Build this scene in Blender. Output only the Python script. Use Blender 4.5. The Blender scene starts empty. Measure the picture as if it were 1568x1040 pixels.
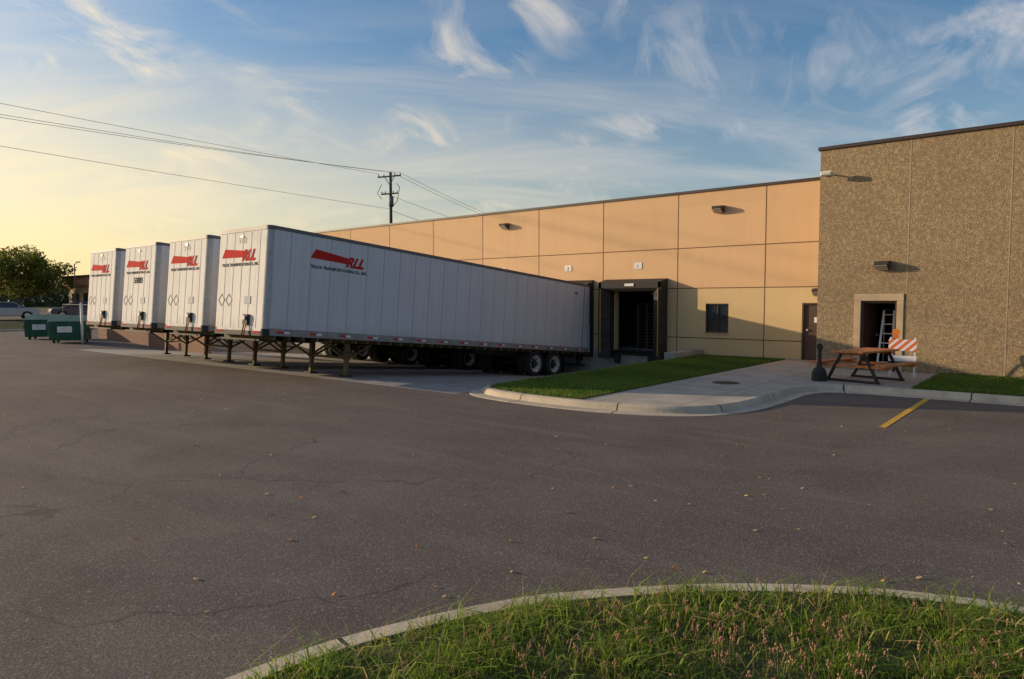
import bpy, math, random
import numpy as np
from mathutils import Vector, Matrix, Euler
random.seed(7); rng=np.random.default_rng(11)
scene=bpy.context.scene
D=bpy.data
# ------------------------------------------------------------------ helpers
def link(o,parent=None):
    scene.collection.objects.link(o)
    if parent is not None: o.parent=parent
    return o
def empty(name,loc=(0,0,0),rot=(0,0,0)):
    e=D.objects.new(name,None); e.location=loc; e.rotation_euler=rot; e.empty_display_size=.3
    return link(e)
class NB:
    """small node-building helper"""
    def __init__(s,nt): s.nt=nt; s.n=nt.nodes; s.l=nt.links
    def new(s,t,**k):
        x=s.n.new(t)
        for a,b in k.items(): setattr(x,a,b)
        return x
    def put(s,sock,v):
        if isinstance(v,bpy.types.NodeSocket): s.l.new(v,sock)
        elif v is not None: sock.default_value=v
    def math(s,op,a,b=None,c=None,clamp=False):
        x=s.new('ShaderNodeMath',operation=op,use_clamp=clamp); s.put(x.inputs[0],a)
        if b is not None: s.put(x.inputs[1],b)
        if c is not None: s.put(x.inputs[2],c)
        return x.outputs[0]
    def mix(s,f,a,b,mode='MIX'):
        x=s.new('ShaderNodeMix',data_type='RGBA',blend_type=mode); s.put(x.inputs[0],f)
        for i,v in ((6,a),(7,b)):
            if isinstance(v,tuple) and len(v)==3: v=v+(1,)
            s.put(x.inputs[i],v)
        return x.outputs[2]
    def noise(s,vec,scale,detail=3,rough=.5,dist=0):
        x=s.new('ShaderNodeTexNoise'); s.put(x.inputs['Vector'],vec); x.inputs['Scale'].default_value=scale
        x.inputs['Detail'].default_value=detail; x.inputs['Roughness'].default_value=rough; x.inputs['Distortion'].default_value=dist
        return x.outputs['Fac']
    def vor(s,vec,scale,feature='F1',rnd=1):
        x=s.new('ShaderNodeTexVoronoi',feature=feature); s.put(x.inputs['Vector'],vec); x.inputs['Scale'].default_value=scale
        x.inputs['Randomness'].default_value=rnd
        return x
    def ramp(s,f,stops,interp='LINEAR'):
        x=s.new('ShaderNodeValToRGB'); s.put(x.inputs[0],f); cr=x.color_ramp; cr.interpolation=interp
        while len(cr.elements)<len(stops): cr.elements.new(.5)
        for e,(p,c) in zip(cr.elements,stops):
            e.position=p; e.color=(c,c,c,1) if not isinstance(c,tuple) else c+(1,)
        return x.outputs[0]
    def sep(s,v):
        x=s.new('ShaderNodeSeparateXYZ'); s.put(x.inputs[0],v); return x.outputs
    def mapping(s,v,scale=(1,1,1),loc=(0,0,0),rot=(0,0,0)):
        x=s.new('ShaderNodeMapping'); s.put(x.inputs[0],v); x.inputs['Scale'].default_value=scale
        x.inputs['Location'].default_value=loc; x.inputs['Rotation'].default_value=rot; return x.outputs[0]
    def bump(s,h,strength=.3,dist=.01):
        x=s.new('ShaderNodeBump'); s.put(x.inputs['Height'],h); x.inputs['Strength'].default_value=strength; x.inputs['Distance'].default_value=dist
        return x.outputs[0]
def mat(name,fn=None,col=(.5,.5,.5),rough=.7,metal=0,spec=.5,var=.12,vscale=3,bumps=0):
    m=D.materials.new(name); m.use_nodes=True; b=NB(m.node_tree); p=m.node_tree.nodes['Principled BSDF']
    p.inputs['Roughness'].default_value=rough; p.inputs['Metallic'].default_value=metal; p.inputs['Specular IOR Level'].default_value=spec
    tc=b.new('ShaderNodeTexCoord')
    if fn: fn(b,p,tc)
    else:
        n=b.noise(tc.outputs['Object'],vscale,5,.6)
        c1=tuple(max(0,c*(1-var)) for c in col); c2=tuple(min(1,c*(1+var)) for c in col)
        b.put(p.inputs['Base Color'],b.mix(b.ramp(n,[(.3,0.),(.7,1.)]),c1,c2))
        if bumps: b.put(p.inputs['Normal'],b.bump(b.noise(tc.outputs['Object'],vscale*15,4),bumps,.01))
    return m
class MB:
    def __init__(s): s.v=[]; s.f=[]; s.m=[]; s.mats=[]; s.sm=[]
    def mi(s,m):
        if m not in s.mats: s.mats.append(m)
        return s.mats.index(m)
    def poly(s,pts,m,M=None):
        b=len(s.v); s.v+= [tuple(M@Vector(p)) if M else tuple(p) for p in pts]
        s.f.append(tuple(range(b,b+len(pts)))); s.m.append(s.mi(m)); s.sm.append(False)
    def box(s,x0,x1,y0,y1,z0,z1,m,M=None,top=None):
        """top=(dx,dy) shrink of upper face"""
        tx,ty=top or (0,0)
        P=[(x0,y0,z0),(x1,y0,z0),(x1,y1,z0),(x0,y1,z0),(x0+tx,y0+ty,z1),(x1-tx,y0+ty,z1),(x1-tx,y1-ty,z1),(x0+tx,y1-ty,z1)]
        b=len(s.v); s.v+=[tuple(M@Vector(p)) if M else p for p in P]
        for q in ((0,3,2,1),(4,5,6,7),(0,1,5,4),(1,2,6,5),(2,3,7,6),(3,0,4,7)):
            s.f.append(tuple(b+i for i in q)); s.m.append(s.mi(m)); s.sm.append(False)
    def cyl(s,p0,p1,r0,m,r1=None,seg=12,caps=True,smooth=True):
        r1=r0 if r1 is None else r1
        p0=Vector(p0); p1=Vector(p1); d=(p1-p0).normalized()
        u=d.orthogonal().normalized(); w=d.cross(u); b=len(s.v)
        for p,r in((p0,r0),(p1,r1)):
            for i in range(seg):
                a=2*math.pi*i/seg; s.v.append(tuple(p+u*math.cos(a)*r+w*math.sin(a)*r))
        for i in range(seg):
            j=(i+1)%seg; s.f.append((b+i,b+j,b+seg+j,b+seg+i)); s.m.append(s.mi(m)); s.sm.append(smooth)
        if caps:
            s.f.append(tuple(b+i for i in reversed(range(seg)))); s.m.append(s.mi(m)); s.sm.append(False)
            s.f.append(tuple(b+seg+i for i in range(seg))); s.m.append(s.mi(m)); s.sm.append(False)
    def beam(s,p0,p1,w,h,m):
        p0=Vector(p0);p1=Vector(p1); d=p1-p0; L=d.length
        M=Matrix.Translation(p0)@d.to_track_quat('Y','Z').to_matrix().to_4x4()
        s.box(-w/2,w/2,0,L,-h/2,h/2,m,M)
    def prism(s,prof,x0,x1,m,axis='x',M=None):
        """profile (a,b) extruded. axis x: a->y,b->z"""
        n=len(prof)
        def P(t,a,c):
            q={'x':(t,a,c),'y':(a,t,c),'z':(a,c,t)}[axis]
            return tuple(M@Vector(q)) if M else q
        b=len(s.v); s.v+=[P(x0,a,c) for a,c in prof]+[P(x1,a,c) for a,c in prof]
        for i in range(n):
            j=(i+1)%n; s.f.append((b+i,b+j,b+n+j,b+n+i)); s.m.append(s.mi(m)); s.sm.append(False)
        s.f.append(tuple(b+i for i in reversed(range(n)))); s.f.append(tuple(b+n+i for i in range(n))); s.m+= [s.mi(m)]*2; s.sm+=[False]*2
    def build(s,name,parent=None,bevel=0,loc=None,fix=True):
        me=D.meshes.new(name); me.from_pydata(s.v,[],s.f)
        for m in s.mats: me.materials.append(m)
        me.polygons.foreach_set('material_index',s.m); me.polygons.foreach_set('use_smooth',s.sm); me.update()
        if fix:
            import bmesh
            bm=bmesh.new(); bm.from_mesh(me); bmesh.ops.recalc_face_normals(bm,faces=bm.faces); bm.to_mesh(me); bm.free()
        o=D.objects.new(name,me)
        if loc: o.location=loc
        link(o,parent)
        if bevel:
            b=o.modifiers.new('bevel','BEVEL'); b.width=bevel; b.segments=2; b.limit_method='ANGLE'
        return o
def catmull(P,n=8):
    out=[]
    for i in range(len(P)-1):
        p0=P[max(i-1,0)];p1=P[i];p2=P[i+1];p3=P[min(i+2,len(P)-1)]
        L=math.dist(p1,p2); 
        if L>3.5: 
            out.append(p1); continue
        for k in range(n):
            t=k/n
            out.append(tuple(.5*((2*p1[j])+(-p0[j]+p2[j])*t+(2*p0[j]-5*p1[j]+4*p2[j]-p3[j])*t*t+(-p0[j]+3*p1[j]-3*p2[j]+p3[j])*t**3) for j in (0,1)))
    out.append(P[-1]); return out
def normals(P):
    N=[]
    for i in range(len(P)):
        a=P[max(i-1,0)];b=P[min(i+1,len(P)-1)]
        d=Vector((b[0]-a[0],b[1]-a[1])).normalized(); N.append((-d.y,d.x))
    return N
def offset(P,o):
    return [(p[0]+n[0]*o,p[1]+n[1]*o) for p,n in zip(P,normals(P))]
def sweep(name,P,prof,m,parent=None):
    N=normals(P); v=[];f=[];uv=[]; s=0; n=len(prof); S=[]
    for i,p in enumerate(P):
        if i: s+=math.dist(P[i-1],p)
        S.append(s)
        for o,z in prof: v.append((p[0]+N[i][0]*o,p[1]+N[i][1]*o,z))
    for i in range(len(P)-1):
        for k in range(n-1): f.append((i*n+k,(i+1)*n+k,(i+1)*n+k+1,i*n+k+1))
    f.append(tuple(range(n))); f.append(tuple((len(P)-1)*n+k for k in reversed(range(n))))
    me=D.meshes.new(name); me.from_pydata(v,[],f); me.materials.append(m)
    ul=me.uv_layers.new(name='UVMap')
    for l in me.loops: ul.data[l.index].uv=(S[l.vertex_index//n],v[l.vertex_index][2])
    o=D.objects.new(name,me); return link(o,parent)
def clip(P,ax,val,keep_less):
    out=[]
    ins=lambda p:(p[ax]<=val) if keep_less else (p[ax]>=val)
    for i,p in enumerate(P):
        q=P[(i+1)%len(P)]
        if ins(p): out.append(p)
        if ins(p)!=ins(q):
            t=(val-p[ax])/(q[ax]-p[ax]); out.append((p[0]+(q[0]-p[0])*t,p[1]+(q[1]-p[1])*t))
    return out
def sheet(name,P,z,m,parent=None):
    me=D.meshes.new(name); me.from_pydata([(x,y,z) for x,y in P],[],[tuple(range(len(P)))]); me.materials.append(m)
    if me.polygons[0].normal.z<0: me.flip_normals()
    return link(D.objects.new(name,me),parent)
def inpoly(x,y,P):
    P=np.array(P); c=np.zeros(x.shape,bool); n=len(P); j=n-1
    for i in range(n):
        xi,yi=P[i];xj,yj=P[j]
        if yi!=yj:
            k=((yi>y)!=(yj>y))&(x<(xj-xi)*(y-yi)/(yj-yi)+xi); c^=k
        j=i
    return c
# ------------------------------------------------------------------ materials
def f_asphalt(b,p,tc):
    o=tc.outputs['Object']
    big=b.noise(o,.16,5,.6,.4); mid=b.noise(o,.9,5,.65); fine=b.noise(o,55,3,.7); sp=b.vor(o,75)
    c=b.mix(b.ramp(big,[(.38,0.),(.62,1.)]),(.135,.104,.089),(.205,.164,.138))
    c=b.mix(b.ramp(mid,[(.3,0.),(.75,.5)]),c,(.115,.091,.080))
    st=b.noise(b.mapping(o,(.22,2.6,1),rot=(0,0,.5)),1.0,5,.65)
    c=b.mix(b.ramp(st,[(.5,0.),(.72,.45)]),c,(.25,.20,.165))
    # sweeping tyre polish, arcs round the dock island
    wv=b.new('ShaderNodeTexWave',wave_type='RINGS',rings_direction='SPHERICAL'); b.put(wv.inputs['Vector'],b.mapping(o,(1,1,0),loc=(13,-19,0)))
    wv.inputs['Scale'].default_value=.16; wv.inputs['Distortion'].default_value=2.5; wv.inputs['Detail'].default_value=3; wv.inputs['Detail Scale'].default_value=.4
    c=b.mix(b.math('MULTIPLY',b.ramp(wv.outputs['Fac'],[(.62,0.),(.95,.32)]),b.ramp(big,[(.4,.2),(.6,1.)])),c,(.095,.076,.068))
    pn=b.noise(o,.35,4,.6,.8); c=b.mix(b.ramp(pn,[(.585,0.),(.60,.28)]),c,(.092,.076,.069))
    c=b.mix(b.ramp(fine,[(.35,.75),(.55,0.)]),c,(.048,.040,.037))
    c=b.mix(b.ramp(sp.outputs['Color'],[(.72,0.),(.95,.55)]),c,(.42,.36,.30))
    w=b.new('ShaderNodeVectorMath',operation='ADD'); nn=b.new('ShaderNodeTexNoise'); b.put(nn.inputs['Vector'],o); nn.inputs['Scale'].default_value=.8
    nn.inputs['Detail'].default_value=6
    sc=b.new('ShaderNodeVectorMath',operation='SCALE'); b.put(sc.inputs[0],nn.outputs['Color']); sc.inputs['Scale'].default_value=1.6
    b.put(w.inputs[0],o); b.put(w.inputs[1],sc.outputs[0])
    cr=b.vor(w.outputs[0],.28,'DISTANCE_TO_EDGE').outputs['Distance']
    mask=b.ramp(b.noise(o,.13,2),[(.50,0.),(.56,.8)])
    crack=b.math('MULTIPLY',b.ramp(cr,[(.0,.7),(.006,0.)]),mask)
    c=b.mix(crack,c,(.04,.034,.032))
    b.put(p.inputs['Base Color'],c)
    h=b.math('ADD',fine,b.math('MULTIPLY',sp.outputs['Distance'],.8))
    h=b.math('SUBTRACT',h,b.math('MULTIPLY',crack,1.2))
    b.put(p.inputs['Normal'],b.bump(h,.36,.006))
    b.put(p.inputs['Roughness'],b.ramp(mid,[(.3,.82),(.7,.94)]))
M_asph=mat('asphalt',f_asphalt,spec=.2)
def mk_conc(base,joint=0,uvj=False,dirt=.5):
    def f(b,p,tc):
        o=tc.outputs['Object']
        n=b.noise(o,1.3,6,.65); fn=b.noise(o,60,3,.6)
        d=tuple(c*(1-dirt) for c in base)
        c=b.mix(b.ramp(n,[(.3,0.),(.72,1.)]),d,base)
        c=b.mix(b.ramp(fn,[(.35,.35),(.6,0.)]),c,tuple(k*.4 for k in base))
        if uvj:
            u=b.sep(tc.outputs['UV'])[0]
            fr=b.math('FRACT',b.math('DIVIDE',u,2.4))
            j=b.math('LESS_THAN',fr,.012); c=b.mix(j,c,(.04,.035,.03))
            c=b.mix(b.ramp(b.noise(o,3.5,5,.7),[(.52,0.),(.68,.5)]),c,tuple(k*.45 for k in base))
        if joint:
            s=b.sep(o)
            for k in (0,1):
                fr=b.math('FRACT',b.math('DIVIDE',b.math('ADD',s[k],100.35),joint))
                c=b.mix(b.math('MULTIPLY',b.math('LESS_THAN',fr,.018/joint),.75),c,(.05,.045,.04))
        b.put(p.inputs['Base Color'],c); b.put(p.inputs['Normal'],b.bump(b.math('ADD',fn,n),.25,.01))
    return f
M_conc=mat('sidewalk_concrete',mk_conc((.54,.48,.40),1.5,False,.35),rough=.88,spec=.3)
M_curb=mat('curb_concrete',mk_conc((.66,.56,.43),0,True,.35),rough=.88,spec=.3)
M_court=mat('court_concrete',mk_conc((.44,.40,.36),4.4,False,.4),rough=.88,spec=.3)
M_found=mat('foundation_concrete',mk_conc((.46,.44,.40)),rough=.9,spec=.3)
def f_ground(b,p,tc):
    o=tc.outputs['Object']; n=b.noise(o,.3,6,.6); n2=b.noise(o,12,4,.7)
    c=b.mix(b.ramp(n,[(.35,0.),(.65,1.)]),(.06,.085,.02),(.12,.11,.045))
    c=b.mix(b.ramp(n2,[(.3,.6),(.7,0.)]),c,(.035,.033,.014)); b.put(p.inputs['Base Color'],c)
    b.put(p.inputs['Normal'],b.bump(n2,.6,.04))
M_ground=mat('ground_grass_soil',f_ground,rough=.95,spec=.2)
def f_blade(b,p,tc):
    a=b.new('ShaderNodeAttribute',attribute_name='Col'); b.put(p.inputs['Base Color'],a.outputs['Color'])
    tr=b.new('ShaderNodeBsdfTranslucent'); b.put(tr.inputs[0],a.outputs['Color'])
    ms=b.new('ShaderNodeMixShader'); ms.inputs[0].default_value=.4
    out=b.n['Material Output']; b.l.new(p.outputs[0],ms.inputs[1]); b.l.new(tr.outputs[0],ms.inputs[2]); b.l.new(ms.outputs[0],out.inputs[0])
M_blade=mat('grass_blades',f_blade,rough=.6,spec=.3)
def mk_wall(col):
    def f(b,p,tc):
        o=tc.outputs['Object']; s=b.sep(o)
        ix=b.math('FLOOR',b.math('DIVIDE',b.math('ADD',s[0],8.52),3.28)); iz=b.math('FLOOR',b.math('DIVIDE',b.math('SUBTRACT',s[2],1.1),1.5))
        cb=b.new('ShaderNodeCombineXYZ'); b.put(cb.inputs[0],ix); b.put(cb.inputs[1],iz)
        wn=b.new('ShaderNodeTexWhiteNoise'); b.put(wn.inputs[0],cb.outputs[0])
        c=b.mix(wn.outputs[0],tuple(k*.95 for k in col),tuple(min(1,k*1.03) for k in col))
        st=b.noise(b.mapping(o,(3.5,3.5,.25)),1,5,.6); c=b.mix(b.ramp(st,[(.45,0.),(.8,.22)]),c,tuple(k*.75 for k in col))
        n=b.noise(o,1.2,5); c=b.mix(b.ramp(n,[(.4,0.),(.75,.2)]),c,tuple(min(1,k*1.2) for k in col))
        b.put(p.inputs['Base Color'],c); b.put(p.inputs['Normal'],b.bump(b.noise(o,40,4,.7),.2,.006))
    return f
M_wallU=mat('painted_panel_upper',mk_wall((.66,.43,.245)),rough=.9,spec=.15)
M_wallL=mat('painted_panel_lower',mk_wall((.63,.46,.25)),rough=.9,spec=.15)
def f_agg(b,p,tc):
    o=tc.outputs['Object']; v=b.vor(o,42)
    c=b.ramp(v.outputs['Color'],[(.0,(.17,.12,.07)),(.35,(.34,.25,.15)),(.7,(.50,.38,.235)),(1.,(.66,.54,.37))])
    c=b.mix(b.ramp(v.outputs['Distance'],[(.35,0.),(.8,.7)]),c,(.20,.14,.085))
    bl=b.noise(o,9,4,.7); c=b.mix(b.ramp(bl,[(.4,.6),(.6,0.)]),c,(.19,.135,.08))
    n=b.noise(o,.6,5); c=b.mix(b.ramp(n,[(.35,.25),(.7,0.)]),c,(.22,.155,.09))
    b.put(p.inputs['Base Color'],c); h=b.math('ADD',b.math('MULTIPLY',v.outputs['Distance'],-1.),b.math('MULTIPLY',bl,.5))
    b.put(p.inputs['Normal'],b.bump(h,.55,.012))
M_agg=mat('exposed_aggregate',f_agg,rough=.92,spec=.15)
M_joint=mat('panel_joint',col=(.16,.085,.045),rough=.9)
M_jointg=mat('aggregate_joint',col=(.38,.29,.18),rough=.9)
M_cop=mat('coping_metal',col=(.045,.03,.025),rough=.5)
M_frame=mat('smooth_surround',col=(.45,.34,.22),rough=.85,bumps=.2)
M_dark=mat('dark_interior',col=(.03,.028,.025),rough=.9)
M_black=mat('black_rubber',col=(.018,.018,.018),rough=.75,bumps=.3)
M_seal=mat('dock_seal_vinyl',col=(.040,.036,.033),rough=.7,bumps=.3,var=.3,spec=.25)
M_yel=mat('yellow_paint',col=(.62,.36,.03),rough=.7,vscale=10,var=.3)
M_bronze=mat('bronze_fixture',col=(.07,.05,.035),rough=.45,metal=.3)
M_glassd=mat('dark_glass',col=(.02,.024,.028),rough=.08,spec=.8)
M_lens=mat('lamp_lens',col=(.5,.47,.40),rough=.3)
M_white=mat('white_plastic',col=(.7,.69,.66),rough=.6)
M_hub=mat('wheel_rim_steel',col=(.40,.39,.36),rough=.6,vscale=9,var=.35)
M_doorb=mat('brown_door',col=(.075,.042,.028),rough=.5)
M_alu=mat('aluminium',col=(.50,.50,.50),rough=.5,metal=.7,vscale=6)
M_aluf=mat('nose_corner_aluminium',col=(.46,.46,.46),rough=.75,metal=.25,vscale=6,spec=.2)
M_steel=mat('painted_steel_dark',col=(.035,.033,.032),rough=.7,vscale=8,var=.35,spec=.25)
M_olive=mat('frame_steel',col=(.13,.105,.05),rough=.75,vscale=6,var=.35,spec=.25)
M_red=mat('red_vinyl',col=(.50,.03,.022),rough=.85,spec=.1)
M_blk=mat('black_vinyl',col=(.03,.03,.03),rough=.85,spec=.1)
M_tape=mat('white_tape',col=(.75,.74,.72),rough=.6,spec=.2)
M_tire=mat('tire_rubber',col=(.026,.025,.024),rough=.9,bumps=.4,vscale=5,spec=.2)
M_wood=mat('pallet_wood',col=(.11,.072,.04),rough=.85,vscale=8,var=.35)
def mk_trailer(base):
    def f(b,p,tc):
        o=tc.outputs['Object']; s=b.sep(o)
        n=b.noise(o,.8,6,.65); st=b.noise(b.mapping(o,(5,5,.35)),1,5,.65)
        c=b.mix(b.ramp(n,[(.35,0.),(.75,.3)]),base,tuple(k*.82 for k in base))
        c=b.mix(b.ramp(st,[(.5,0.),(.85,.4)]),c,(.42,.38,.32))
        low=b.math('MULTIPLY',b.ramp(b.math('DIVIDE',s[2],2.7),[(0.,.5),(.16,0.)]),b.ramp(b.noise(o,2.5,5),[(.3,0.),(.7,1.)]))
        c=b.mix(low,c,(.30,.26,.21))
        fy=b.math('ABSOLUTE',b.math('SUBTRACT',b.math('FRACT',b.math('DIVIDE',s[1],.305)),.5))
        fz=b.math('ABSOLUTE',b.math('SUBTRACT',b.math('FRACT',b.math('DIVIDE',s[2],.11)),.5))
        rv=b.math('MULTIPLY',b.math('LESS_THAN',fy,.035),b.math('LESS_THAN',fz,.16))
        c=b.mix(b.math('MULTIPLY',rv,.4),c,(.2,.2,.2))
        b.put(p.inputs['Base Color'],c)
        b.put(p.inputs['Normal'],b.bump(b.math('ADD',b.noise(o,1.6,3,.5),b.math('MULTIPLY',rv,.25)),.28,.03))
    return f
M_tr=mat('trailer_skin_shaded',mk_trailer((.60,.60,.63)),rough=.45,spec=.4)  # white skin of the sides; their shade is painted in as a darker, cooler base
M_trf=mat('trailer_skin_sunlit',mk_trailer((.84,.81,.76)),rough=.95,spec=.05)  # same white skin on the nose; sunlight painted in as a lighter, warmer base
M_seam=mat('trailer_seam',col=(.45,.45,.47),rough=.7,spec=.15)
M_seamf=mat('trailer_seam_sunlit',col=(.70,.68,.64),rough=.8,spec=.1)  # nose seams lightened and warmed to match the painted sunlight there
M_roofw=mat('trailer_roof',col=(.6,.6,.58),rough=.7)
M_rail=mat('trailer_top_rail',col=(.13,.13,.135),rough=.6,metal=.3)
M_brail=mat('trailer_bottom_rail',col=(.26,.26,.26),rough=.6,metal=.3,var=.25)
M_rust=mat('table_wood_stain',col=(.52,.19,.07),rough=.7,vscale=7,var=.3)
M_orange=mat('orange_reflective',col=(.75,.14,.03),rough=.5)
M_orangel=mat('amber_lens',col=(.8,.22,.02),rough=.3)
M_green=mat('dumpster_green',col=(.018,.095,.055),rough=.6,var=.3)
def f_brick(b,p,tc):
    o=tc.outputs['Object']; x=b.new('ShaderNodeTexBrick'); b.put(x.inputs['Vector'],b.mapping(o,(1,1,1),rot=(math.pi/2,0,0)))
    x.inputs['Scale'].default_value=4; x.inputs['Color1'].default_value=(.21,.085,.05,1); x.inputs['Color2'].default_value=(.15,.06,.035,1); x.inputs['Mortar'].default_value=(.25,.2,.16,1)
    b.put(p.inputs['Base Color'],x.outputs[0])
M_brick=mat('brick',f_brick,rough=.9)
M_bark=mat('bark',col=(.07,.05,.035),rough=.95,vscale=10,var=.35,bumps=.6)
M_wire=mat('wire_black',col=(.03,.03,.03),rough=.6)
M_galv=mat('galvanised',col=(.16,.16,.155),rough=.7,metal=.2)
M_tan=mat('tan_stucco',col=(.42,.30,.19),rough=.9)
M_roofo=mat('orange_brown_fascia',col=(.38,.17,.08),rough=.8)
M_rustp=mat('rusty_plate',col=(.15,.07,.04),rough=.8)
# ------------------------------------------------------------------ ground
YW=24.2; YR=21.8
def gy(y): return float(np.interp(y,[11,12,13,15,24.3,60],[0,-.02,-.09,-.24,-.98,-.98]))
def gz(x,y):
    k=float(np.interp(x,[-40,-34,-11.0,-10.9],[0,1,1,0])); z=gy(y)*k
    z+=float(np.interp(x,[-64,-60],[.62,0]))   # raised neighbouring lot
    return z
def grid(name,xs,ys,off,m):
    v=[(x,y,gz(x,y)+off) for y in ys for x in xs]; n=len(xs)
    f=[(j*n+i,j*n+i+1,(j+1)*n+i+1,(j+1)*n+i) for j in range(len(ys)-1) for i in range(n-1)]
    me=D.meshes.new(name); me.from_pydata(v,[],f); me.materials.append(m); return link(D.objects.new(name,me))
YB=[11,12,13,15,18,21,24.3,60]
grid('ground',[-3000,-400,-64,-60,-40,-34,-20,-11,-10.9,0,60,400,3000],[-3000,-300,-60]+YB+[100,400,3000],-.05,M_ground)
grid('asphalt_parking_lot',[-58.5,-50,-40,-34,-25,-18,-11,-10.9,0,20,55],[-70,-20,0,6]+YB[:-1]+[26],0,M_asph)
grid('concrete_truck_court',[-34,-25,-18,-11],[11.3,12,13,15,18,21,24.3],.004,M_court)
o=grid('asphalt_neighbour_lot',[-110,-80,-66.2],[-20,10,20,60],.0,M_asph)
path=[(-11.2,24.15),(-11.2,18),(-11.2,14.5),(-11.18,13),(-11.1,12.2),(-10.8,11.6),(-10.1,11.22),(-8.8,11.03),(-7.4,11.07),(-6.3,11.3),(-5.5,11.7),(-5.0,12.4),(-4.75,13.4),(-4.7,15),(-4.7,16.1),(-4.55,16.75),(-4.1,17.1),(-3,17.2),(0,17.2),(20,17.2),(50,17.2)]
CP=catmull(path,6)
sweep('kerb',CP,[(0,-1.3),(0,.012),(.30,.018),(.33,.10),(.37,.138),(.5,.142),(.5,-.1)],M_curb)
inner=offset(CP,.49)
full=inner+[(50,24.1),(-10.7,24.1)]
sheet('sidewalk',full,.134,M_conc)
gp=clip(clip(inner[:] + [(50,24.1),(-10.7,24.1)],0,-7.7,True),1,24.0,True)
sheet('island_lawn',gp,.140,M_ground)
gr=[(-2.9,17.72),(50,17.72),(50,21.78),(-2.9,21.78)]
sheet('building_lawn',gr,.140,M_ground)
fp=[(12,5.62),(5,5.62),(3,5.62),(1,5.6),(-.22,5.51),(-.63,5.41),(-1.18,5.15),(-1.91,4.62),(-2.56,3.94),(-2.93,3.41),(-3.30,2.52),(-3.43,1.76),(-3.45,.8),(-3.3,-.5),(-3.0,-3),(-3,-8)]
FP=catmull(fp,6)
sweep('kerb',FP,[(0,-.1),(0,.10),(.03,.128),(.17,.135),(.17,-.1)],M_curb)
fin=offset(FP,.165)
fgp=fin+[(12,-8)]
sheet('foreground_lawn',fgp,.125,M_ground)
mk=MB()
for x in (-2.5,.25,3.0,5.75): mk.box(x-.055,x+.055,12.8,17.15,.003,.006,M_yel)
mk.build('parking_stripes')
m=MB(); m.cyl((-6.6,16.2,.134),(-6.6,16.2,.142),.33,M_rustp,seg=24); m.cyl((-6.6,16.2,.142),(-6.6,16.2,.146),.28,M_steel,seg=24); m.build('manhole_cover')
# ------------------------------------------------------------------ grass blades
def blades(name,x,y,z,h,w,cols,lean=.5,bend=.5):
    n=len(x); a=rng.uniform(0,2*np.pi,n); la=rng.uniform(0,2*np.pi,n)
    dx=np.cos(a)*w/2; dy=np.sin(a)*w/2; L=rng.uniform(.1,1,n)*lean*h; B=L*(1+bend)
    V=np.zeros((n,5,3))
    V[:,0]=np.stack([x-dx,y-dy,z],1); V[:,1]=np.stack([x+dx,y+dy,z],1)
    mx=x+np.cos(la)*L*.4; my=y+np.sin(la)*L*.4; mz=z+h*.6
    V[:,2]=np.stack([mx-dx*.75,my-dy*.75,mz],1); V[:,3]=np.stack([mx+dx*.75,my+dy*.75,mz],1)
    V[:,4]=np.stack([x+np.cos(la)*B,y+np.sin(la)*B,z+h*rng.uniform(.8,1.,n)],1)
    i=np.arange(n)*5
    F=[(k,k+1,k+3,k+2) for k in i.tolist()]+[(k+2,k+3,k+4) for k in i.tolist()]
    me=D.meshes.new(name); me.from_pydata(V.reshape(-1,3).tolist(),[],F); me.materials.append(M_blade)
    at=me.color_attributes.new('Col','FLOAT_COLOR','POINT')
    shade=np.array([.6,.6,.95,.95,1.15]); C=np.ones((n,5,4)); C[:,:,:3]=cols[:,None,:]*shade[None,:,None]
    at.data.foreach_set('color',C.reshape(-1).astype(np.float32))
    return link(D.objects.new(name,me))
def vnoise(x,y,s,seed=0):
    r=np.random.default_rng(seed); out=np.zeros_like(x)
    for k in range(5):
        fx,fy=r.normal(0,s,2); ph=r.uniform(0,6.28); out+=np.sin(x*fx+y*fy+ph)
    return out/5
def gcols(x,y,seed,g1,g2,dry,dryf):
    n=len(x); t=np.clip(.5+vnoise(x,y,1.6,seed)+rng.normal(0,.25,n),0,1)[:,None]
    c=np.array(g1)*(1-t)+np.array(g2)*t
    k=rng.random(n)<dryf*(.5+1.8*np.clip(vnoise(x,y,2.2,seed+5)+.4,0,1)); c[k]=np.array(dry)*rng.uniform(.6,1.2,(k.sum(),1))
    return c
N=88000; x=rng.uniform(-3.4,3.0,N); y=rng.uniform(1.0,5.5,N); k=inpoly(x,y,fgp)
k&=rng.random(N)<np.clip(.8+1.2*vnoise(x,y,5,21),.22,1); x=x[k];y=y[k]
cl=np.clip(.5+1.2*vnoise(x,y,3.5,3)+.5*vnoise(x,y,9,31),0,1); h=(.025+.095*cl)*rng.uniform(.5,1.35,len(x))
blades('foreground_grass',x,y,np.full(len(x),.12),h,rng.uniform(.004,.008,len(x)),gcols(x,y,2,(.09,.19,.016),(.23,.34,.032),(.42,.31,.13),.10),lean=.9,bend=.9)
N=3600; t=rng.random(N); idx=(t*(len(fin)-1)).astype(int); fa=np.array(fin); px=fa[idx,0]; py=fa[idx,1]
nr=np.array(normals(FP)); off=np.abs(rng.normal(0,.5,N)); x=px+nr[idx,0]*off+rng.normal(0,.12,N); y=py+nr[idx,1]*off+rng.normal(0,.12,N)
k=inpoly(x,y,fgp)&(x<3.2)&(y>.6); x=x[k];y=y[k]
blades('foreground_tall_grass',x,y,np.full(len(x),.12),rng.uniform(.07,.22,len(x)),rng.uniform(.005,.013,len(x)),gcols(x,y,4,(.13,.24,.02),(.30,.40,.05),(.54,.40,.17),.16),lean=1.5,bend=1.0)
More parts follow.
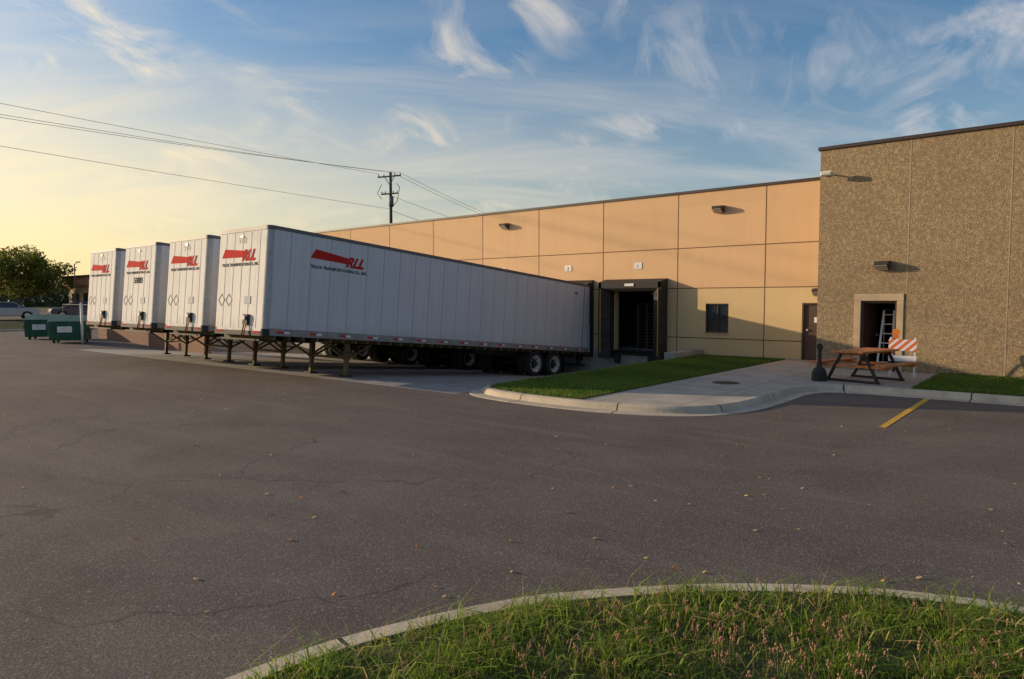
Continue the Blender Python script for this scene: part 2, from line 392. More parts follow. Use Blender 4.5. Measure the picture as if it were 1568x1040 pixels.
wb=MB(); M_seed=mat('seed_head',col=(.42,.20,.14),rough=.9,var=.4,vscale=20); M_stem=mat('weed_stem',col=(.26,.20,.07),rough=.8)
for i in range(360):
    c=random.choice([(-.1,4.6),(-1.2,3.9),(-2.2,2.9),(1.1,5.0),(.3,5.0),(-1.7,3.6),(.6,4.9),(-1.5,3.9)])
    x0=random.gauss(c[0],.30); y0=random.gauss(c[1],.22)
    if not inpoly(np.array([x0]),np.array([y0]),fgp)[0]: continue
    hh=random.uniform(.06,.18); tx=x0+random.gauss(0,.04); ty=y0+random.gauss(0,.04)
    wb.cyl((x0,y0,.12),(tx,ty,.12+hh),.0014,M_stem,seg=4,caps=False)
    for q in range(4):
        zz=.12+hh*(1-q*.06); xx=tx+random.gauss(0,.006); yy=ty+random.gauss(0,.006)
        wb.cyl((xx,yy,zz-.007),(xx,yy,zz+.004),.0055-.0004*q,M_seed,r1=.003,seg=5)
wb.build('seed_head_weeds',fix=False)
N=50000; x=rng.uniform(-10.9,-7.7,N); y=rng.uniform(11.4,24,N); k=inpoly(x,y,gp); x=x[k];y=y[k]
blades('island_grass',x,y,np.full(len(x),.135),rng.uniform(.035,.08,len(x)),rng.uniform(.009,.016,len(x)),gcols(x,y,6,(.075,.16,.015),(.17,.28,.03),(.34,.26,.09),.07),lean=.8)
N=36000; x=rng.uniform(-2.9,3,N); y=rng.uniform(17.72,21.75,N)
blades('building_lawn_grass',x,y,np.full(N,.135),rng.uniform(.04,.10,N),rng.uniform(.009,.014,N),gcols(x,y,8,(.075,.16,.015),(.16,.27,.03),(.34,.26,.09),.09),lean=.8)
lv=MB(); ML=[mat('leaf_yellow',col=(.62,.42,.08)),mat('leaf_orange',col=(.55,.20,.04)),mat('leaf_tan',col=(.45,.32,.18))]
for i in range(250):
    x0=random.uniform(-16,3); y0=random.uniform(2,16)
    if random.random()<.2: x0=random.uniform(-5,2.5); y0=random.uniform(4.5,8.5)
    if inpoly(np.array([x0]),np.array([y0]),fgp)[0] or (y0>10.9 and x0>-11.4 and x0<-4.5): continue
    s=random.uniform(.014,.030); M=Matrix.Translation((x0,y0,.010))@Euler((random.uniform(-.4,.4),random.uniform(-.4,.4),random.uniform(0,6))).to_matrix().to_4x4()
    lv.poly([(-s,0,0),(-s*.2,-s*.55,.004),(s*.6,-s*.4,0),(s,0,.006),(s*.5,s*.5,0),(-s*.3,s*.5,.004)],random.choice(ML),M)
lv.build('fallen_leaves',fix=False)
# ------------------------------------------------------------------ dock building (warehouse)
wh=empty('warehouse_building',(0,0,0))
XL=-55.0; XR=-6.1; ROOF=6.1
docks=[-13.58,-16.9,-20.5,-24.1,-27.7,-31.3,-34.9]
holes=[(-14.5,-12.67,.15,2.52),(-10.67,-9.8,.96,2.03),(-7.25,-6.33,.14,2.06)]
def wall_holes(mb,x0,x1,z0,z1,y,holes,zmats,depth=.28):
    xs=sorted({x0,x1}|{h[0] for h in holes}|{h[1] for h in holes}); zs=sorted({z0,z1}|{h[2] for h in holes}|{h[3] for h in holes}|{zz for zz,_ in zmats if z0<zz<z1})
    for i in range(len(xs)-1):
        for j in range(len(zs)-1):
            cx=(xs[i]+xs[i+1])/2; cz=(zs[j]+zs[j+1])/2
            if any(h[0]<cx<h[1] and h[2]<cz<h[3] for h in holes): continue
            m=[mm for zz,mm in zmats if cz>=zz][-1]
            mb.poly([(xs[i],y,zs[j]),(xs[i+1],y,zs[j]),(xs[i+1],y,zs[j+1]),(xs[i],y,zs[j+1])],m)
    for a,c,e,g in holes:
        m=zmats[-1][1]
        mb.poly([(a,y,e),(a,y+depth,e),(a,y+depth,g),(a,y,g)],m); mb.poly([(c,y,e),(c,y,g),(c,y+depth,g),(c,y+depth,e)],m)
        mb.poly([(a,y,g),(a,y+depth,g),(c,y+depth,g),(c,y,g)],m); mb.poly([(a,y,e),(c,y,e),(c,y+depth,e),(a,y+depth,e)],m)
w=MB()
wall_holes(w,XL,XR+.3,-1.4,ROOF,YW,holes,[(-1.4,M_found),(.15,M_wallL),(2.6,M_wallU)])
w.build('front_wall',wh,fix=False)
w=MB(); w.poly([(XL,YW,-1.4),(XL,YW,ROOF),(XL,70,ROOF),(XL,70,-1.4)],M_wallU); w.poly([(XL,YW+.4,ROOF-.15),(XR+30,YW+.4,ROOF-.15),(XR+30,70,ROOF-.15),(XL,70,ROOF-.15)],M_cop)
w.poly([(XL,70,-1.4),(XL,70,ROOF),(XR,70,ROOF),(XR,70,-1.4)],M_wallU)
w.poly([(XL,YW+.4,ROOF-.15),(XL,YW+.4,ROOF),(XR,YW+.4,ROOF),(XR,YW+.4,ROOF-.15)],M_wallU)
w.build('roof_and_rear_walls',wh,fix=False)
w=MB(); w.box(XL-.05,XR-.01,YW-.05,YW+.42,ROOF,ROOF+.09,M_cop); w.build('parapet_coping',wh)
w=MB(); x=-8.52; xs=[]
while x>XL: xs.append(x); x-=3.28
for x in xs:
    w.box(x-.016,x+.016,YW-.004,YW+.02,.15,ROOF-.002,M_joint)
for z in (4.09,2.6,.76):
    segs=[(XL,XR-.005)]
    for h in holes:
        if h[2]<z<h[3]:
            segs=[t for s in segs for t in ([(s[0],h[0]),(h[1],s[1])] if s[0]<h[0]<s[1] else [s])]
    for s0,s1 in segs: w.box(s0,s1,YW-.006,YW+.02,z-.016,z+.016,M_joint)
w.build('panel_joints',wh)
def text(body,loc,rot,size,m,parent,name,align='LEFT',shear=0,ext=.0012,bold=0):
    c=D.curves.new(name,'FONT'); c.body=body; c.size=size; c.extrude=ext; c.align_x=align; c.shear=shear; c.offset=bold; c.materials.append(m)
    o=D.objects.new(name,c); o.location=loc; o.rotation_euler=rot; return link(o,parent)
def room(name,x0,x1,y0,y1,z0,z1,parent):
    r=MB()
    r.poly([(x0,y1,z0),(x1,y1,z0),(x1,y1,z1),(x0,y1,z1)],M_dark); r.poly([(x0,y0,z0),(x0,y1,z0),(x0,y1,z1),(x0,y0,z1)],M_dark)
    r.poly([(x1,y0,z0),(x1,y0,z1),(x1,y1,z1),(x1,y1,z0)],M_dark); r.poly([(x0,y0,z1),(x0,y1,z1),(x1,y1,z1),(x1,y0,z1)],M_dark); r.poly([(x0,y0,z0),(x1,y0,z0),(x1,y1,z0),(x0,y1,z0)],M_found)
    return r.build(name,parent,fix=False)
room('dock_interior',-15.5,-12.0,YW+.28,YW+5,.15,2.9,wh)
pl=MB()
for px in (-14.35,-13.35):
    zz=.16
    for k in range(14):
        for q in range(4): pl.box(px,px+.95,YW+1.5+q*.26,YW+1.68+q*.26,zz+.10,zz+.118,M_wood)
        for q in (0,.42,.85): pl.box(px+q,px+q+.09,YW+1.5,YW+2.5,zz,zz+.098,M_wood)
        zz+=.135
        if px>-14 and k>8: break
pl.build('pallet_stacks',wh)
def dock(cx,open_,num):
    d=MB(); hw=1.38
    t=.55 if open_ else .26
    for sgn in (-1,1):
        xo=cx+sgn*hw; xi=cx+sgn*(hw-.42)
        xa,xb=min(xo,xi),max(xo,xi); tt=t*.4
        if sgn<0: prof=[(xa,YW),(xa,YW-t),(xa+.14,YW-t),(xb,YW-t+tt),(xb,YW)]
        else: prof=[(xb,YW),(xa,YW),(xa,YW-t+tt),(xb-.14,YW-t),(xb,YW-t)]
        d.prism(prof,-.15,2.86,M_seal,'z')
        if open_:
            if sgn<0: d.beam((xa+.11,YW-t-.012,.05),(xa+.11,YW-t-.012,2.6),.02,.07,M_yel)
            else: d.beam((xb-.11,YW-t-.012,.05),(xb-.11,YW-t-.012,2.6),.02,.07,M_yel)
            for zz in (.4,.9,1.4,1.9,2.4): d.box(xa-.004,xb+.004,YW-t-.004,YW-t+.03,zz-.01,zz+.01,M_black)
        d.box(cx+sgn*.75-.12,cx+sgn*.75+.12,YW-.16,YW-.001,-.35,.10,M_black)
    d.prism([(YW-.001,2.5),(YW-t+.12,2.5),(YW-t,2.62),(YW-t,2.87),(YW-.001,2.99)],cx-hw+.002,cx+hw-.002,M_seal,'x')
    d.box(cx-.92,cx+.92,YW-.09,YW-.001,-.02,.155,M_steel); d.box(cx-.9,cx+.9,YW-.30,YW+.3,.157,.175,M_steel)
    d.build('dock_seal_and_bumpers',wh,bevel=.02)
    s=MB(); sx=cx+.1; s.box(sx-.17,sx+.17,YW-.02,YW-.007,3.38,3.62,M_white); s.build('dock_number_sign',wh)
    text(str(num),(sx,YW-.024,3.42),(math.pi/2,0,0),.2,M_blk,wh,'dock_number',align='CENTER')
for i,cx in enumerate(docks): dock(cx,i==0,i+1)
s=MB(); s.box(-13.75,-13.35,YW-.575,YW-.56,2.70,2.80,M_white); s.build('dock_header_sign',wh)
s=MB()
for cx in docks[1:]: 
    s.box(cx-.94,cx+.94,YW-.03,YW-.002,.16,2.5,M_white)
s.build('dock_doors',wh)
s=MB(); a,c,e,g=holes[1]
s.box(a,c,YW+.10,YW+.12,e,g,M_glassd)
for q in((a,a+.045),(c-.045,c)): s.box(q[0],q[1],YW+.05,YW+.099,e,g,M_bronze)
for q in((e,e+.045),(g-.045,g)): s.box(a+.046,c-.046,YW+.05,YW+.099,q[0],q[1],M_bronze)
s.box((a+c)/2-.02,(a+c)/2+.02,YW+.06,YW+.098,e+.046,g-.046,M_bronze)
s.box(a-.03,c+.03,YW-.03,YW+.05,e-.04,e-.002,M_frame)
s.build('window',wh)
s=MB(); a,c,e,g=holes[2]
s.box(a+.05,c-.05,YW+.06,YW+.10,e,g-.05,M_doorb)
for q in((a,a+.05),(c-.05,c)): s.box(q[0],q[1],YW-.01,YW+.11,e,g,M_doorb)
s.box(a+.051,c-.051,YW-.01,YW+.11,g-.05,g,M_doorb)
s.box(a+.14,a+.2,YW+.0,YW+.058,1.12,1.18,M_alu); s.box(a+.38,c-.36,YW+.05,YW+.059,1.4,1.58,M_white)
s.build('steel_door',wh)
def wallpack(x,y,z,parent,w=.36,m=M_bronze):
    s=MB(); s.prism([(y-.001,z+.13),(y-.30,z+.10),(y-.34,z+.02),(y-.12,z-.12),(y-.001,z-.12)],x-w/2,x+w/2,m,'x')
    s.prism([(y-.335,z+.0),(y-.345,z-.01),(y-.125,z-.145),(y-.12,z-.125)],x-w/2+.03,x+w/2-.03,M_lens,'x')
    s.build('wall_lamp',parent,bevel=.01)
wallpack(-10.18,YW,5.42,wh); wallpack(-20.2,YW,5.5,wh); wallpack(-6.72,YW,2.42,wh,.3)
s=MB(); s.box(-11.15,-10.72,21.9,YW-.01,-1.2,.34,M_found); s.build('concrete_wing_wall',wh,bevel=.02)
# ------------------------------------------------------------------ aggregate building
ab=empty('aggregate_building')
H2=6.55; dh=[(-4.9,-3.98,.136,2.12)]
w=MB(); wall_holes(w,-6.1,34,-.3,H2,YR,dh,[(-.3,M_agg)],.3)
w.poly([(-6.1,YR,-.3),(-6.1,YR,H2),(-6.1,60,H2),(-6.1,60,-.3)],M_agg)
w.poly([(34,YR,-.3),(34,60,-.3),(34,60,H2),(34,YR,H2)],M_agg); w.poly([(-6.1,YR,H2-.01),(34,YR,H2-.01),(34,60,H2-.01),(-6.1,60,H2-.01)],M_cop)
w.build('walls',ab,fix=False)
w=MB(); w.box(-6.16,34.05,YR-.06,YR+.35,H2,H2+.09,M_cop); w.box(-6.16,-5.8,YR+.351,60,H2,H2+.09,M_cop); w.build('coping',ab)
w=MB()
for x in (-3.75,-1.47,.82,3.1,5.4):
    w.box(x-.014,x+.014,YR-.005,YR+.02,2.34 if x==-3.75 else .136,H2-.01,M_jointg)
w.build('vertical_joints',ab)
a,c,e,g=dh[0]; w=MB()
w.box(a-.17,a-.001,YR-.03,YR+.1,e,g+.0,M_frame); w.box(c+.001,c+.17,YR-.03,YR+.1,e,g,M_frame); w.box(a-.17,c+.17,YR-.03,YR+.1,g+.002,g+.2,M_frame)
w.build('door_surround',ab,bevel=.01)
w=MB()
w.box(a,a+.06,YR+.08,YR+.18,e,g,M_doorb); w.box(c-.06,c,YR+.08,YR+.18,e,g,M_doorb); w.box(a+.061,c-.061,YR+.08,YR+.18,g-.06,g,M_doorb)
w.build('door_frame',ab)
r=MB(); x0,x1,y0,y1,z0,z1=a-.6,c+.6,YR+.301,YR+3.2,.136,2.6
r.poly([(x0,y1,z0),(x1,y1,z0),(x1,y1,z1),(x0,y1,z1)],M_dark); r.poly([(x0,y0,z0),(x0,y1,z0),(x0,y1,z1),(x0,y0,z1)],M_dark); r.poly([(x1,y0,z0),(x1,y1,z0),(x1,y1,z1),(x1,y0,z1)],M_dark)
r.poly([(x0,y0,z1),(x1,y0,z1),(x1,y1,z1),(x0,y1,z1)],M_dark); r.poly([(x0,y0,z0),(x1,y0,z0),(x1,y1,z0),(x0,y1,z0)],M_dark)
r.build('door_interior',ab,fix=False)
w=MB(); M=Matrix.Translation((a+.07,YR+.2,e+.01))@Matrix.Rotation(math.radians(78),4,'Z'); w.box(0,.85,0,.045,0,1.95,M_doorb,M); w.box(.72,.76,-.06,0,.95,1.0,M_alu,M); w.build('open_door_leaf',ab)
wallpack(-4.35,YR,3.12,ab,.36)
s=MB(); s.box(-5.98,-5.86,YR-.05,YR-.001,5.78,5.92,M_white); s.cyl((-5.92,YR-.05,5.85),(-5.80,YR-.30,5.80),.02,M_white)
s.box(-5.98,-5.68,YR-.44,YR-.28,5.74,5.86,M_white); s.box(-5.96,-5.70,YR-.455,YR-.441,5.75,5.83,M_lens); s.build('security_light',ab,bevel=.008)
# ------------------------------------------------------------------ trailers
W=2.5; HT=2.70; LT=14.7
def trailer(name,x,y0,num,nose_num='below'):
    e=empty(name,(x,y0,1.30),(-math.asin(1.25/14.7),0,0))
    r=.14; b=MB()
    out=[(0,LT),(0,r)]+[(-r+r*math.cos(t),r-r*math.sin(t)) for t in np.linspace(0,math.pi/2,7)[1:-1]]+[(-r,0),(-W+r,0)]+[(-W+r-r*math.sin(t),r-r*math.cos(t)) for t in np.linspace(0,math.pi/2,7)[1:-1]]+[(-W,r),(-W,LT)]
    n=len(out)
    for i in range(n-1):
        p,q=out[i],out[i+1]; curved=(1<=i<=6) or (8<=i<=13)
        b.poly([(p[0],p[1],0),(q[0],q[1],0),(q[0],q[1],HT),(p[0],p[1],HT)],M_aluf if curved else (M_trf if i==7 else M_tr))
    b.poly([(q[0],q[1],HT-.01) for q in out],M_roofw); b.poly([(q[0],q[1],0.01) for q in out],M_steel)
    b.build('body_shell',e,fix=False)
    t=MB()
    for xx in (0,-W):
        a0,a1=(xx-.01,xx+.014) if xx==0 else (xx-.014,xx+.01)
        t.box(a0,a1,r,LT,HT-.075,HT+.015,M_rail); t.box(a0,a1+.004*(xx==0),r,LT,-.03,.15,M_brail)
        t.box(a0,a1+.008,LT-.10,LT+.02,-.03,HT+.012,M_aluf)
        if xx==0: t.box(a0,a1+.003,LT-.62,LT-.58,.151,HT-.076,M_brail)
    arc=[(-r+(r+.013)*math.cos(t_),r-(r+.013)*math.sin(t_)) for t_ in np.linspace(0,math.pi/2,6)]
    for k in range(5):
        for mir in (0,1):
            (xa,ya),(xb,yb)=arc[k],arc[k+1]
            if mir: xa,xb=-W-xa,-W-xb
            t.poly([(xa,ya,HT-.09),(xb,yb,HT-.09),(xb,yb,HT+.015),(xa,ya,HT+.015)],M_rail); t.poly([(xa,ya,-.05),(xb,yb,-.05),(xb,yb,.13),(xa,ya,.13)],M_steel)
    t.box(-W+r,-r,-.014,.01,HT-.09,HT+.015,M_rail); t.box(-W+r,-r,-.016,.01,-.05,.07,M_steel)
    t.build('rails',e,fix=False)
    s=MB(); y=.62
    while y<LT-.7:
        s.box(-.01,.006,y-.012,y+.012,.151,HT-.076,M_seam); y+=.61
    x_=-.42
    while x_>-W+.3:
        s.box(x_-.02,x_+.02,-.007,.01,.14,HT-.11,M_seamf); x_-=.41
    s.build('panel_seams',e)
    tp=MB(); y=.35
    while y<LT-.3:
        tp.box(.0,.0215,y,y+.2,.035,.085,M_red); tp.box(.0,.0215,y+.201,y+.36,.035,.085,M_tape); y+=.95
    for xx in (-.35,-W+.35): tp.box(xx-.15,xx+.15,-.023,-.017,.02,.06,M_red)
    for yy in (.25,7.1,LT-.4): tp.box(0,.03,yy,yy+.09,.10,.135,M_orangel)
    tp.build('reflective_tape_and_markers',e)
    g=MB(); cx=-W/2
    g.box(cx+.34,cx+.56,-.08,-.008,.22,.48,M_steel); g.box(cx+.39,cx+.50,-.12,-.081,.34,.44,M_hub)
    g.cyl((cx+.40,-.07,.22),(cx+.42,-.13,-.1),.016,M_black,seg=6); g.cyl((cx+.5,-.07,.22),(cx+.46,-.11,-.12),.016,M_red,seg=6)
    g.box(cx-.05,cx+.05,-.03,-.008,HT-.24,HT-.19,M_orangel)
    g.box(cx+.25,cx+.55,-.014,-.008,.75,.95,M_seam)
    for q in (-W+.35,-W+.72):
        M=Matrix.Translation((q,-.009,.85))@Matrix.Rotation(math.pi/4,4,'Y')
        for k,(a0,a1,c0,c1) in enumerate([(-.12,.12,-.12,-.105),(-.12,.12,.105,.12),(-.12,-.105,-.105,.105),(.105,.12,-.105,.105)]): g.box(a0,a1,-.004,.003,c0,c1,M_rail,M)
    g.build('nose_fittings',e)
    u=MB(); y=.3
    while y<LT-.1:
        u.box(-W+.03,-.03,y,y+.05,-.13,-.031,M_olive); y+=.42
    u.box(-W+.3,-.3,.05,1.7,-.18,-.131,M_steel)
    for xx in (-W/2-.5,-W/2+.42): u.box(xx,xx+.08,8.6,LT-.1,-.30,-.131,M_steel)
    ly=2.85
    for xx in (-.42,-W+.42):
        u.box(xx-.065,xx+.065,ly-.065,ly+.065,-.62,-.131,M_olive); u.box(xx-.05,xx+.05,ly-.05,ly+.05,-1.03,-.62,M_olive)
        u.box(xx-.15,xx+.15,ly-.13,ly+.13,-1.08,-1.03,M_steel)
        u.beam((xx,ly,-.60),(xx,ly+.85,-.14),.06,.05,M_olive); u.beam((xx,ly,-.60),(xx,ly-.8,-.14),.05,.05,M_olive)
    u.beam((-.42,ly,-.55),(-W+.42,ly,-.55),.06,.07,M_olive); u.beam((-.42,ly+.02,-.5),(-W/2,ly+.02,-.14),.05,.05,M_olive); u.beam((-W+.42,ly+.02,-.5),(-W/2,ly+.02,-.14),.05,.05,M_olive)
    u.cyl((-.36,ly,-.38),(-.05,ly,-.38),.018,M_steel,seg=8); u.box(-.08,-.05,ly-.02,ly+.2,-.40,-.36,M_steel)
    for ya in (11.15,12.35):
        u.cyl((-W+.12,ya,-.56),(-.12,ya,-.56),.065,M_steel,seg=12)
        for xx in (-W/2-.46,-W/2+.46): u.beam((xx,ya-.35,-.34),(xx,ya+.4,-.42),.09,.1,M_steel)
    u.box(-W+.15,-.15,LT-.14,LT-.06,-.62,-.52,M_steel)
    for xx in (-W+.4,-.5): u.box(xx,xx+.1,LT-.14,LT-.06,-.52,-.03,M_steel)
    for xx in (-W+.08,-.68): u.box(xx,xx+.6,13.1,13.12,-.85,-.15,M_black)
    u.build('underframe_landing_gear',e)
    wl=MB()
    for ya in (11.15,12.35):
        for xo in (-.02,-.32,-W+.28,-W+.58):
            xi=xo-.26; zc=-.56; R=.49
            rings=[(xi,R*.62),(xi,R*.93),(xi+.04,R),(xo-.04,R),(xo,R*.93),(xo,R*.62)]
            for (a_,ra),(b_,rb) in zip(rings,rings[1:]):
                if abs(a_-b_)<1e-6: wl.cyl((a_-.0005,ya,zc),(a_+.0005,ya,zc),ra,M_tire,r1=rb,seg=28,caps=False)
                else: wl.cyl((a_,ya,zc),(b_,ya,zc),ra,M_tire,r1=rb,seg=28,caps=False)
        for sx,s in ((-.02,1),(-W+.02,-1)):
            wl.cyl((sx,ya,-.56),(sx-.12*s,ya,-.56),.30,M_hub,r1=.19,seg=24,caps=False); wl.cyl((sx-.12*s,ya,-.56),(sx-.125*s,ya,-.56),.19,M_steel,seg=24)
            wl.cyl((sx-.12*s,ya,-.56),(sx+.03*s,ya,-.56),.10,M_steel,r1=.075,seg=14)
            wl.cyl((sx+.002*s,ya,-.56),(sx-.002*s,ya,-.56),.315,M_hub,r1=.29,seg=24,caps=False)
    wl.build('tandem_wheels',e)
    X=.0072; l=MB()
    l.poly([(X,1.36,2.30),(X,2.42,2.19),(X,2.36,2.03),(X,1.20,2.06)],M_red)
    l.build('side_logo_bar',e,fix=False)
    text('RLL',(X+.001,2.32,1.96),(math.pi/2,0,math.pi/2),.37,M_red,e,'side_logo_letters',shear=.45,bold=.018)
    text('TRUCK TRANSPORTATION CO., INC.',(X+.001,1.20,1.80),(math.pi/2,0,math.pi/2),.112,M_blk,e,'side_lettering',bold=.002)
    text(num,(X+.001,LT-1.3,2.25),(math.pi/2,0,math.pi/2),.13,M_blk,e,'side_number')
    l=MB(); l.poly([(-W+.40,-.0095,2.19),(-W+1.35,-.0095,2.12),(-W+1.29,-.0095,1.95),(-W+.26,-.0095,1.96)],M_red); l.build('nose_logo_bar',e,fix=False)
    text('RLL',(-W+1.27,-.0105,1.87),(math.pi/2,0,0),.38,M_red,e,'nose_logo_letters',shear=.4,bold=.018)
    text('TRUCK TRANSPORTATION CO., INC.',(-W+.28,-.0105,1.73),(math.pi/2,0,0),.108,M_blk,e,'nose_lettering',bold=.002)
    if nose_num=='below': text(num,(-W/2,-.0105,1.42),(math.pi/2,0,0),.26,M_blk,e,'nose_number',align='CENTER',bold=.006)
    else: text(num,(-W/2,-.0105,2.32),(math.pi/2,0,0),.2,M_rail,e,'nose_number',align='CENTER')
    return e
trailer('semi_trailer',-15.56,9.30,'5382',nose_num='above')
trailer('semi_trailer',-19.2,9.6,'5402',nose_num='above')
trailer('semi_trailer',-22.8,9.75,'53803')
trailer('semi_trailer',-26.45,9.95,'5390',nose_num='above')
# ------------------------------------------------------------------ picnic table
pt=empty('picnic_table',(-4.12,18.9,.134),(0,0,math.radians(-14)))
t=MB()
for i in range(5): t.box(-.40+i*.16,-.40+i*.16+.148,-.92,.92,.725,.77,M_rust)
for sx in(-1,1):
    for k in range(2):
        a=sx*.80-.14+k*.145; t.box(a,a+.135,-.92,.92,.43,.48,M_rust)
t.build('planks_and_attached_benches',pt,bevel=.006)
t=MB()
for yy in (-.62,.62):
    t.beam((-.90,yy,.395),(.90,yy,.395),.05,.07,M_rust)
    t.beam((-.36,yy,.69),(.36,yy,.69),.05,.06,M_rust)
    for sx in(-1,1):
        t.beam((sx*.28,yy,.69),(sx*.62,yy,.02),.06,.06,M_steel)
    t.beam((-.66,yy,.03),(.66,yy,.03),.06,.05,M_steel)
t.build('steel_frame',pt)
s=MB(); bx,by=-4.98,18.1
prof=[(.17,0),(.18,.05),(.17,.22),(.13,.30),(.06,.36),(.045,.5),(.045,.78),(.07,.80),(.075,.88),(.03,.93)]
for (r0,z0),(r1,z1) in zip(prof,prof[1:]): s.cyl((bx,by,.134+z0),(bx,by,.134+z1),r0,M_steel,r1=r1,seg=20,caps=False)
s.cyl((bx,by,1.06),(bx,by,1.066),.03,M_steel); s.build('cigarette_receptacle')
s=MB(); lx=-4.50; ly=YR+.62
for dx in (0,.42):
    s.beam((lx+dx*.9,ly-.40,.14),(lx+.08+dx*.62,ly+.0,1.85),.05,.025,M_tape); s.beam((lx+dx,ly+.45,.14),(lx+.08+dx*.62,ly+.03,1.85),.035,.02,M_hub)
for k in range(6):
    f=(k+.8)/6.3; s.box(lx+.03+.06*f,lx+.39-.05*f,ly-.40+.40*f-.04,ly-.40+.40*f+.04,.14+1.71*f,.14+1.71*f+.02,M_tape)
s.box(lx+.06,lx+.36,ly-.06,ly+.09,1.85,1.88,M_steel); s.build('step_ladder')
bc=empty('traffic_barricade',(-3.6,20.6,.134),(0,0,math.radians(8)))
s=MB()
for dx in(-.28,.28):
    s.beam((dx,-.28,0),(dx,-.02,1.02),.035,.035,M_white); s.beam((dx,.28,0),(dx,.02,1.02),.035,.035,M_white)
s.build('legs',bc)
s=MB(); tilt=Matrix.Rotation(math.radians(-14),4,'X'); 
M=Matrix.Translation((0,-.10,.82))@tilt; s.box(-.32,.32,-.03,-.005,-.15,.15,M_tape,M)
M2=Matrix.Translation((0,-.19,.45))@tilt; s.box(-.32,.32,-.03,-.005,-.10,.10,M_tape,M2)
for k in range(-3,4):
    x0=k*.2-.02; P=[(x0-.15,-.15),(x0-.05,-.15),(x0+.25-.0,.15),(x0+.15,.15)]
    P=clip(clip([(a_,c_) for a_,c_ in P],0,-.32,False),0,.32,True)
    if len(P)>2: s.poly([(a_,-.0325,c_) for a_,c_ in P],M_orange,M)
s.box(-.32,.32,-.033,-.0305,-.10,-.05,M_blk,M2)
s.build('panels',bc,fix=False)
s=MB(); s.box(-.22,-.10,-.03,.03,1.0,1.08,M_orange); s.cyl((-.16,-.03,1.16),(-.16,.03,1.16),.09,M_orangel,seg=18); s.build('warning_light',bc)
# ------------------------------------------------------------------ left background
def dumpster(x,y,rz):
    e=empty('dumpster',(x,y,0),(0,0,rz)); e.scale=(.92,.86,1.0); s=MB()
    s.prism([(-.7,.15),(-.85,.95),(-.85,1.05),(.7,1.32),(.7,.15)],-.9,.9,M_green,'x'); s.build('bin',e,bevel=.015)
    s=MB()
    for xx in (-.6,0,.6): s.prism([(-.72,.2),(-.885,1.0),(-.84,1.0),(-.68,.2)],xx-.03,xx+.03,M_green,'x')
    for sx in (-1,1): s.box(min(sx*.9,sx*1.02),max(sx*.9,sx*1.02),-.5,.5,.62,.78,M_green)
    s.prism([(-.92,1.06),(.72,1.34),(.72,1.39),(-.92,1.11)],-.93,-.01,M_green,'x'); s.prism([(-.92,1.06),(.72,1.34),(.72,1.39),(-.92,1.11)],.01,.93,M_green,'x')
    for a in (-.7,.7):
        for c in (-.5,.5): s.box(a-.05,a+.05,c-.08,c+.08,0,.15,M_steel)
    s.build('ribs_lids_wheels',e)
    s=MB(); s.poly([(-.45,-.895,.55),(.25,-.895,.55),(.25,-.895,.85),(-.45,-.895,.85)],M_white); s.build('label',e,fix=False)
for (x,y,r) in ((-44.9,13.4,1.0),(-40.2,13.1,1.05)): dumpster(x,y,r)
s=MB(); s.box(-43.5,-31,15.6,15.85,-.6,1.0,M_brick); s.box(-43.55,-30.95,15.55,15.9,1.001,1.07,M_found); s.build('low_brick_wall')
s=MB(); A=Vector((-63.5,20.2,.56)); B=Vector((-53,21.5,0)); n=4
for i in range(n+1):
    p=A.lerp(B,i/n); s.cyl(p,p+Vector((0,0,1.35+.45*i/n)),.03,M_galv,seg=8)
s.cyl(A+Vector((0,0,1.33)),B+Vector((0,0,1.78)),.018,M_galv,seg=6); s.cyl(A+Vector((0,0,.1)),B+Vector((0,0,.1)),.010,M_galv,seg=5)
L=(B-A).length; k=0; d=(B-A).normalized()
while k<L-1.4:
    for sg in (0,1):
        p=A+d*(k+(1.3 if sg else 0))+Vector((0,0,.08)); q=A+d*(k+(0 if sg else 1.3))+Vector((0,0,1.35)); s.cyl(p,q,.003,M_steel,seg=3,caps=False)
    k+=.22
s.build('chain_link_fence',fix=False)
s=MB(); s.cyl((-38.9,13.2,0),(-38.9,13.2,2.0),.06,M_white,seg=12); s.cyl((-38.9,13.2,2.0),(-38.9,13.2,2.06),.07,M_white,r1=.03,seg=12); s.build('fence_gate_post')
sweep('kerb',[(-58.6,-45),(-58.6,0),(-58.6,20)],[(-.1,-.1),(-.1,.10),(-.06,.14),(.1,.14),(.1,-.1)],M_curb)
